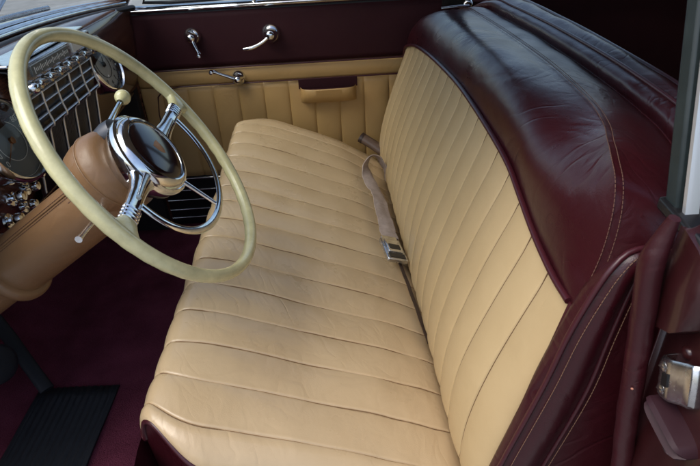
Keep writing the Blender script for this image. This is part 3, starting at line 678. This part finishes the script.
# ------------------------------------------------------------------ steering column and wheel
WC = V((0.295, 0.4376, 0.7167)); T = R(33.46)
N = V((0, -math.cos(T), math.sin(T))); E1 = V((1, 0, 0)); E2 = V((0, math.sin(T), math.cos(T)))
def W(a, c, k): return WC+E1*a+E2*c+N*k
colm = thing('steering_column', tuple(W(0, 0, -0.75)), 'thick tan leather wrapped steering column with chrome levers', 'steering column')
b = MB(); b.lathe([(0.047, -0.80), (0.047, -0.6), (0.047, -0.352), (0.053, -0.349), (0.053, -0.30), (0.0525, -0.2), (0.052, -0.10), (0.05, -0.06)], WC, N, E1, 48, cap0=True, cap1=True); tube_ = obj('column_jacket', b, M['wrap'], colm)
b = MB(); b.tube([W(-0.0535*math.cos(.9), 0.0535*math.sin(.9), -0.335+0.02*i) for i in range(12)], 0.0012, 6); obj('jacket_seam', b, M['wrap'], tube_)
st = MB()
for q_ in (0.80, 1.0): stitches(st, [W(-0.0532*math.cos(q_), 0.0532*math.sin(q_), -0.335+0.02*i) for i in range(12)])
obj('jacket_stitching', st, M['thread2'], tube_, smooth=False)
b = MB(); b.lathe([(0.053, -0.330), (0.0600, -0.331), (0.0635, -0.334), (0.0645, -0.341), (0.0635, -0.348), (0.0600, -0.351), (0.047, -0.352)], WC, N, E1, 48); obj('jacket_collar', b, M['wrap'], colm)
b = MB(); b.lathe([(0.046, -0.128), (0.052, -0.122), (0.060, -0.108), (0.0645, -0.09), (0.065, -0.074)], WC+E2*0.022, N, E1, 48); hs = obj('shift_housing', b, M['wrap'], colm)
b = MB(); b.lathe([(0.0645, -0.076), (0.0658, -0.0745), (0.0655, -0.068), (0.063, -0.056), (0.057, -0.046), (0.048, -0.042), (0.02, -0.040)], WC+E2*0.022, N, E1, 48); obj('housing_cap', b, M['wrap'], hs)
b = MB(); b.tube([WC+E2*0.022+N*-0.0745+(E1*math.cos(2*math.pi*i/48)+E2*math.sin(2*math.pi*i/48))*0.0655 for i in range(48)], 0.0016, 8, closed=True); obj('housing_welt', b, M['wrap'], hs)
st = MB(); stitches(st, [W(-0.077, 0.035+0.0, -0.115+0.004*i) + V((0, 0, 0)) for i in range(10)], r=0.0005); obj('housing_stitching', st, M['thread2'], hs, smooth=False)
b = MB(); b.lathe([(0.058, -0.034), (0.062, -0.028), (0.060, -0.020), (0.045, -0.018)], WC, N, E1, 40); obj('bearing_ring', b, M['black'], colm)
b = MB(); b.lathe([(0.02, -0.056), (0.022, -0.04), (0.02, -0.026), (0.012, -0.022), (0, -0.022)], W(0.02, 0.062, 0), N, E1, 20); obj('shift_socket', b, M['darkmetal'], colm)
b = MB(); b.tube(even([W(0.02, 0.066, -0.055), W(0.07, 0.073, -0.053), W(0.12, 0.080, -0.051), W(0.158, 0.085, -0.050)], 12), lambda t: 0.0062-0.0022*t, 12); gl = obj('gear_lever', b, M['chrome'], colm)
b = MB(); b.ball(W(0.166, 0.086, -0.050), 0.0138); b.lathe([(0.006, -0.004), (0.008, 0.004), (0.010, 0.008)], W(0.148, 0.0838, -0.0503), E1+E2*.1, seg=16); obj('lever_knob', b, M['ivory'], gl)
b = MB(); b.tube(even([W(0.0, -0.008, -0.10), W(-0.06, -0.006, -0.098), W(-0.11, -0.003, -0.097), W(-0.150, -0.001, -0.096)], 14), lambda t: 0.0050-0.0014*t+0.0016*ss(.9, .97, t), 12); obj('signal_lever', b, M['chrome'], colm)

PHI = R(4.4); W0 = W
def W(a, c, k): return W0(a*math.cos(PHI)-c*math.sin(PHI), a*math.sin(PHI)+c*math.cos(PHI), k)
wheel = thing('steering_wheel', tuple(WC), 'ivory rimmed steering wheel with chrome spokes, hub and horn ring', 'steering wheel')
WR = 0.2163; b = MB(); rows = []
for i in range(160):
    a = 2*math.pi*i/160; d = E1*math.cos(a)+E2*math.sin(a); r = []
    sp = max(math.exp(-((math.cos(a)-1)/0.012)**2) if math.cos(a) > 0 else 0, math.exp(-((math.cos(a)+1)/0.012)**2) if math.cos(a) < 0 else 0)
    for j in range(16):
        t = 2*math.pi*j/16; grip = 0.0007*math.cos(a*46)*max(0, -math.sin(t))
        rx = 0.0099; ry = 0.0108+grip
        r.append(WC+d*(WR+rx*math.cos(t)-(0.004*sp*max(0, -math.cos(t)))) + N*ry*math.sin(t))
    rows.append(r)
b.grid(rows, closed_u=True, closed_v=True); rim = obj('rim', b, M['ivory'], wheel)
def loft(mb, st, sgn, seg=20, pw=0.75):
    rows = []
    for a, hw, ht, k, c in st:
        r = []
        for j in range(seg):
            t = 2*math.pi*j/seg; cs, sn = math.cos(t), math.sin(t)
            r.append(W(sgn*a, c+hw*abs(cs)**pw*(1 if cs > 0 else -1), k+ht*abs(sn)**pw*(1 if sn > 0 else -1)))
        rows.append(r)
    mb.grid(rows, closed_u=True); mb.fan(rows[0]); mb.fan(rows[-1])
for sgn in (-1, 1):
    b = MB(); loft(b, [(0.184, 0.0120, 0.0080, -0.001, 0), (0.190, 0.0140, 0.0092, 0, 0), (0.197, 0.0165, 0.0098, 0, 0), (0.204, 0.021, 0.0100, 0, 0), (0.211, 0.030, 0.009, 0, 0)], sgn); obj('spoke_socket', b, M['ivory'], rim)
    b = MB(); s_ = [(0.040, 0.030, 0.012, -0.014, 0), (0.062, 0.023, 0.011, -0.012, 0), (0.085, 0.0155, 0.0095, -0.009, 0), (0.11, 0.0125, 0.008, -0.006, 0), (0.150, 0.0118, 0.0074, -0.003, 0)]
    for q in range(4):
        a = 0.156+0.0078*q; s_ += [(a, 0.0120, 0.0074, -0.002, 0), (a+.0014, 0.0136, 0.0090, -0.002, 0), (a+.0050, 0.0136, 0.0090, -0.0015, 0), (a+.0063, 0.0120, 0.0074, -0.0015, 0)]
    s_.append((0.190, 0.0115, 0.0078, -0.001, 0)); loft(b, s_, sgn); spk = obj('spoke', b, M['chrome'], wheel, angle=35)
    b = MB(); loft(b, [(0.062, 0.006, 0.003, 0.0005, 0), (0.09, 0.0045, 0.0028, 0.0005, 0), (0.13, 0.0035, 0.002, 0.0042, 0)], sgn, 12); obj('spoke_rib', b, M['dullchrome'], spk)
HC = W(0, 0.005, -0.020)
b = MB(); b.lathe([(0.030, -0.045), (0.046, -0.034), (0.056, -0.022), (0.064, -0.008), (0.0695, 0.004), (0.0715, 0.012), (0.0710, 0.0165), (0.0680, 0.0185), (0.0668, 0.0175), (0.0658, 0.0195), (0.0645, 0.0235), (0.0610, 0.0270), (0.0580, 0.0290), (0.0555, 0.0300), (0.0535, 0.0292), (0.0525, 0.026)], HC, N, E1, 72, cap0=True); hub = obj('hub', b, M['chrome'], wheel, angle=35)
b = MB(); b.lathe([(0.0527, 0.0262), (0.0515, 0.0285), (0.044, 0.0308), (0.03, 0.033), (0.015, 0.0343), (0.0004, 0.0347)], HC, N, E1, 56); md_ = obj('horn_button', b, M['medal'], hub)
b = MB(); sh = [(0, 0.012), (0.006, 0.0105), (0.0095, 0.011), (0.009, 0.001), (0.006, -0.007), (0, -0.012), (-0.006, -0.007), (-0.009, 0.001), (-0.0095, 0.011), (-0.006, 0.0105)]
b.fan([W(x, y+0.005, 0.0146-0.6*(x*x+y*y)) for x, y in sh], W(0, 0.005, 0.0158)); obj('reflection_crest', b, M['bronze'], md_)  # bronze shield stands in for a tan reflection in the horn button
hr = [W(0.143*math.cos(R(a)), -0.008-0.122*max(0, math.sin(R(a)))**0.85, 0.004+0.004*math.sin(R(a))) for a in range(-2, 183, 4)]
b = MB(); b.tube(hr, 0.0068, 12, flat=(1.0, 0.5), up=tuple(N)); ring = obj('horn_ring', b, M['chrome'], wheel)
b = MB(); b.tube([W(0.0, -0.05, -0.004), W(0.004, -0.09, 0.001), W(0.007, -0.127, 0.006)], lambda t: 0.0055-0.0018*t, 12, flat=(1, .8)); obj('ring_stay', b, M['chrome'], ring)

# ------------------------------------------------------------------ door pillar on the near side
pil = thing('door_pillar', (-0.12, -0.16, 0.1), 'maroon door pillar at the near edge with striker plate and thick windlace', 'door pillar')
b = MB(); b.grid([[(x, y, z) for x, y in ((-0.082, -0.175), (-0.092, -0.168), (-0.13, -0.165), (-0.24, -0.160), (-0.262, -0.168), (-0.268, -0.19), (-0.265, -0.32))] for z in (-0.1, 0.2, 0.45, 0.6, 0.7, 0.765)]); obj('jamb_panel', b, M['paint'], pil, angle=40, solid=0.003)
b = MB(); b.grid([[(-0.265, -0.32, z), (-0.08, -0.32, z)] for z in (-0.1, 0.765)]); b.grid([[(-0.08, -0.17, z), (-0.08, -0.34, z)] for z in (-0.1, 0.73)]); obj('pillar_back', b, M['paint'], pil, solid=0.003)
wl = even([(-0.103, -0.128, 0.790), (-0.1, -0.126, 0.768), (-0.1, -0.122, 0.74), (-0.1, -0.128, 0.69), (-0.1, -0.136, 0.63), (-0.1, -0.150, 0.519), (-0.1, -0.163, 0.432), (-0.1, -0.175, 0.33), (-0.1, -0.18, 0.1)], 60)
b = MB(); b.tube([p+V((0.0007*ns(p, 40), 0.0007*ns(p+V((3, 0, 0)), 40), 0)) for p in wl], lambda t: 0.0118*min(1, 0.45+t*9), 14); obj('windlace', b, M['maroonflat'], pil)
# padded block above the striker
b = MB(); rows = []
for x, z0, z1, yy in ((-0.084, 0.690, 0.768, -0.158), (-0.092, 0.675, 0.778, -0.142), (-0.105, 0.664, 0.780, -0.138), (-0.125, 0.672, 0.772, -0.139), (-0.142, 0.690, 0.752, -0.144), (-0.150, 0.700, 0.738, -0.160)):
    rows.append([(x, -0.165, z0), (x, yy-0.003, z0+0.003), (x, yy, (z0+z1)/2), (x, yy-0.003, z1-0.003), (x, -0.165, z1)])
b.grid(rows); obj('upper_block', b, M['paint'], pil, angle=60, solid=0.002)
# striker plate
sc_ = V((-0.141, -0.152, 0.626)); sx_ = V((-1, 0.05, 0.55)).normalized(); sz_ = V((0.28, 0, 1)).normalized(); sn = V((0, 1, 0))
b = MB(); rows = []
pr = [(-0.0240, -0.014), (-0.0240, -0.002), (-0.021, 0.004), (-0.006, 0.006), (0.0, 0.005), (0.012, -0.001), (0.021, -0.002), (0.0245, -0.006), (0.0245, -0.014)]
for z in (-0.0235, -0.019, 0.0, 0.019, 0.0235):
    rr_ = 0.004 if abs(z) > 0.02 else 0
    rows.append([sc_+sx_*(a*(1-(0.10 if rr_ else 0)))+sn*(c-rr_*.5)+sz_*z for a, c in pr])
b.grid(rows); sp_ = obj('striker_plate', b, M['dullchrome'], pil, angle=40, solid=0.002, bevel=0.0008)
b = MB(); b.box(sc_+sx_*-0.006+sn*0.0062+sz_*0.0, sx_*0.0045, sz_*0.007, sn*0.0012); obj('striker_slot', b, M['black'], sp_)
for z in (-0.012, 0.013):
    b = MB(); o_ = sc_+sx_*-0.012+sn*0.004+sz_*z; b.lathe([(0.0062, 0), (0.0058, 0.0022), (0.0035, 0.0034), (0, 0.0036)], o_, sn, seg=20); b.box(o_+sn*0.0036, sx_*0.0045, sz_*0.0007, sn*0.0004); obj('screw', b, M['dullchrome'], sp_)
# dovetail wedge below
wc = V((-0.157, -0.150, 0.579)); wx_ = V((-0.065, 0.0, 0.001)).normalized()
wp = [(-0.037, 0.010, -0.004), (-0.030, 0.014, 0.006)]
b = MB(); rows = []
for t in range(17):
    s = t/16; c = V((-0.121, -0.152, 0.583)).lerp(V((-0.188, -0.152, 0.571)), s); h = 0.0095*(1-abs(2*s-1)**4)**0.5+0.001; k = 0.012*(1-abs(2*s-1)**6)**0.5+0.001
    rows.append([c+V((0, 0, h))+sn*-.012, c+V((0, 0, h))+sn*k*.7, c+V((0, 0, h*.6))+sn*k, c+V((0, 0, h*.2))+sn*k*.55, c-V((0, 0, h*.2))+sn*k*.55, c-V((0, 0, h*.6))+sn*k, c-V((0, 0, h))+sn*k*.7, c-V((0, 0, h))+sn*-.012])
b.grid(rows); b.fan(rows[0]); b.fan(rows[-1]); obj('dovetail_wedge', b, M['wedge'], pil, angle=35)
for x, z in ((-0.150, 0.535), (-0.128, 0.680-0.03), (-0.17, 0.672)):
    b = MB(); b.lathe([(0.0075, 0), (0.007, 0.003), (0.004, 0.005), (0, 0.0052)], (x, -0.1665, z), (0, 1, 0), seg=20); obj('pillar_bolt', b, M['dullchrome'] if z < .6 else M['paint'], pil)
b = MB(); b.lathe([(0.0015, 0), (0.0011, .0006), (0, .0008)], (-0.1118, -0.1345, 0.585), (-.7, .7, .1), seg=12); obj('paint_chip', b, mat('chipped_primer', (0.36, 0.15, 0.10), .7), pil)
# window post above the pillar
def post(x0, x1, y0, y1, z): return [(x0, y0, z), (x1, y0, z), (x1, y1, z), (x0, y1, z)]
b = MB(); rows = []
for z in (0.768, 0.86, 0.95, 1.05, 1.2):
    dx = 0.052*(z-0.765)/0.187; rows.append([V(q) for q in post(-0.076+dx, -0.057+dx, -0.166, -0.150, z)])
b.grid(rows, closed_u=True); b.fan(rows[0]); b.fan(rows[-1]); obj('window_post', b, M['postpaint'], pil, bevel=0.003)
b = MB(); rows = []
for z in (0.768, 0.86, 0.95, 1.05, 1.2):
    dx = 0.052*(z-0.765)/0.187; rows.append([V(q) for q in post(-0.081+dx, -0.0765+dx, -0.168, -0.156, z)])
b.grid(rows, closed_u=True); obj('post_channel', b, M['black'], pil)
b = MB(); rows = []
for z in (0.768, 0.86, 0.95, 1.05, 1.2):
    dx = 0.052*(z-0.765)/0.187; rows.append([V(q) for q in post(-0.0862+dx, -0.0815+dx, -0.166, -0.153, z)])
b.grid(rows, closed_u=True); obj('post_trim', b, M['satin'], pil)
b = MB(); b.box((-0.095, -0.165, 0.7715), (0.045, 0, 0.005), (0, 0.020, 0), (0, 0, 0.0065)); obj('window_ledge', b, M['black'], pil, bevel=0.003)
b = MB(); b.grid([[(-0.092+0.052*(z-0.765)/0.187, y, z) for y in (-0.162, -0.5, -0.93)] for z in (0.775, 0.95, 1.18)]); obj('quarter_glass', b, M['glass'], pil)

# ------------------------------------------------------------------ rear seat, barely seen in the dark
rs = thing('rear_seat', (0.64, -1.3, 0.0), 'tan rear seat in deep shade behind the front bench', 'rear seat')
b = MB(); b.aabox(0.02, 1.26, -1.55, -1.02, 0.03, 0.40); obj('seat_cushion', b, M['tan'], rs, bevel=0.05, seg=4)
b = MB(); b.box((0.64, -1.62, 0.62), (0.62, 0, 0), (0, 0.07, 0.02), (0, -0.06, 0.27)); obj('backrest', b, M['tan'], rs, bevel=0.05, seg=4)

# ------------------------------------------------------------------ driver's footwell
mt = MB(); rows = []
n_ = 45
def mat_pt(s, x):
    y = 0.752+0.20*s; return (x, y, 0)
for i in range(13):
    x = 0.06+0.45*i/12
    rows.append([(x, 0.752+0.20*j/90, 0.0075+(0.0032*(0.5+0.5*math.cos(2*math.pi*j/90*13)) if 4 < j < 86 else 0.003)+0.006*ns((x, 0.752+0.2*j/90, 0), 6)) for j in range(91)])
mt.grid(rows); tag(obj('heel_mat', mt, M['rubber'], solid=0.006), 'ribbed black rubber heel mat lying on the carpet by the pedals', 'floor mat')
ped = thing('brake_pedal', (0.5, 0.98, 0.02), 'black pedal arm with oval rubber pad reaching down to the footwell floor', 'pedal')
b = MB(); b.tube(even([(0.483, 0.915, 0.034), (0.53, 0.965, 0.075), (0.59, 1.03, 0.14), (0.64, 1.10, 0.22), (0.66, 1.18, 0.30)], 16), lambda t: 0.017, 12, flat=(1, .55)); obj('pedal_arm', b, M['rubber'], ped)
b = MB(); b.lathe([(0.0, 0.012), (0.03, 0.011), (0.040, 0.006), (0.043, 0.0), (0.040, -0.008), (0.0, -0.01)], (0.405, 0.935, 0.205), (0, -0.75, 0.66), (1, 0, 0), 32, sx=1.3); pd = obj('pedal_pad', b, M['rubber'], ped)
b = MB(); b.tube([(0.405, 0.94, 0.20), (0.45, 1.05, 0.22), (0.5, 1.2, 0.27)], 0.009, 10); obj('pedal_rod', b, M['darkmetal'], ped)
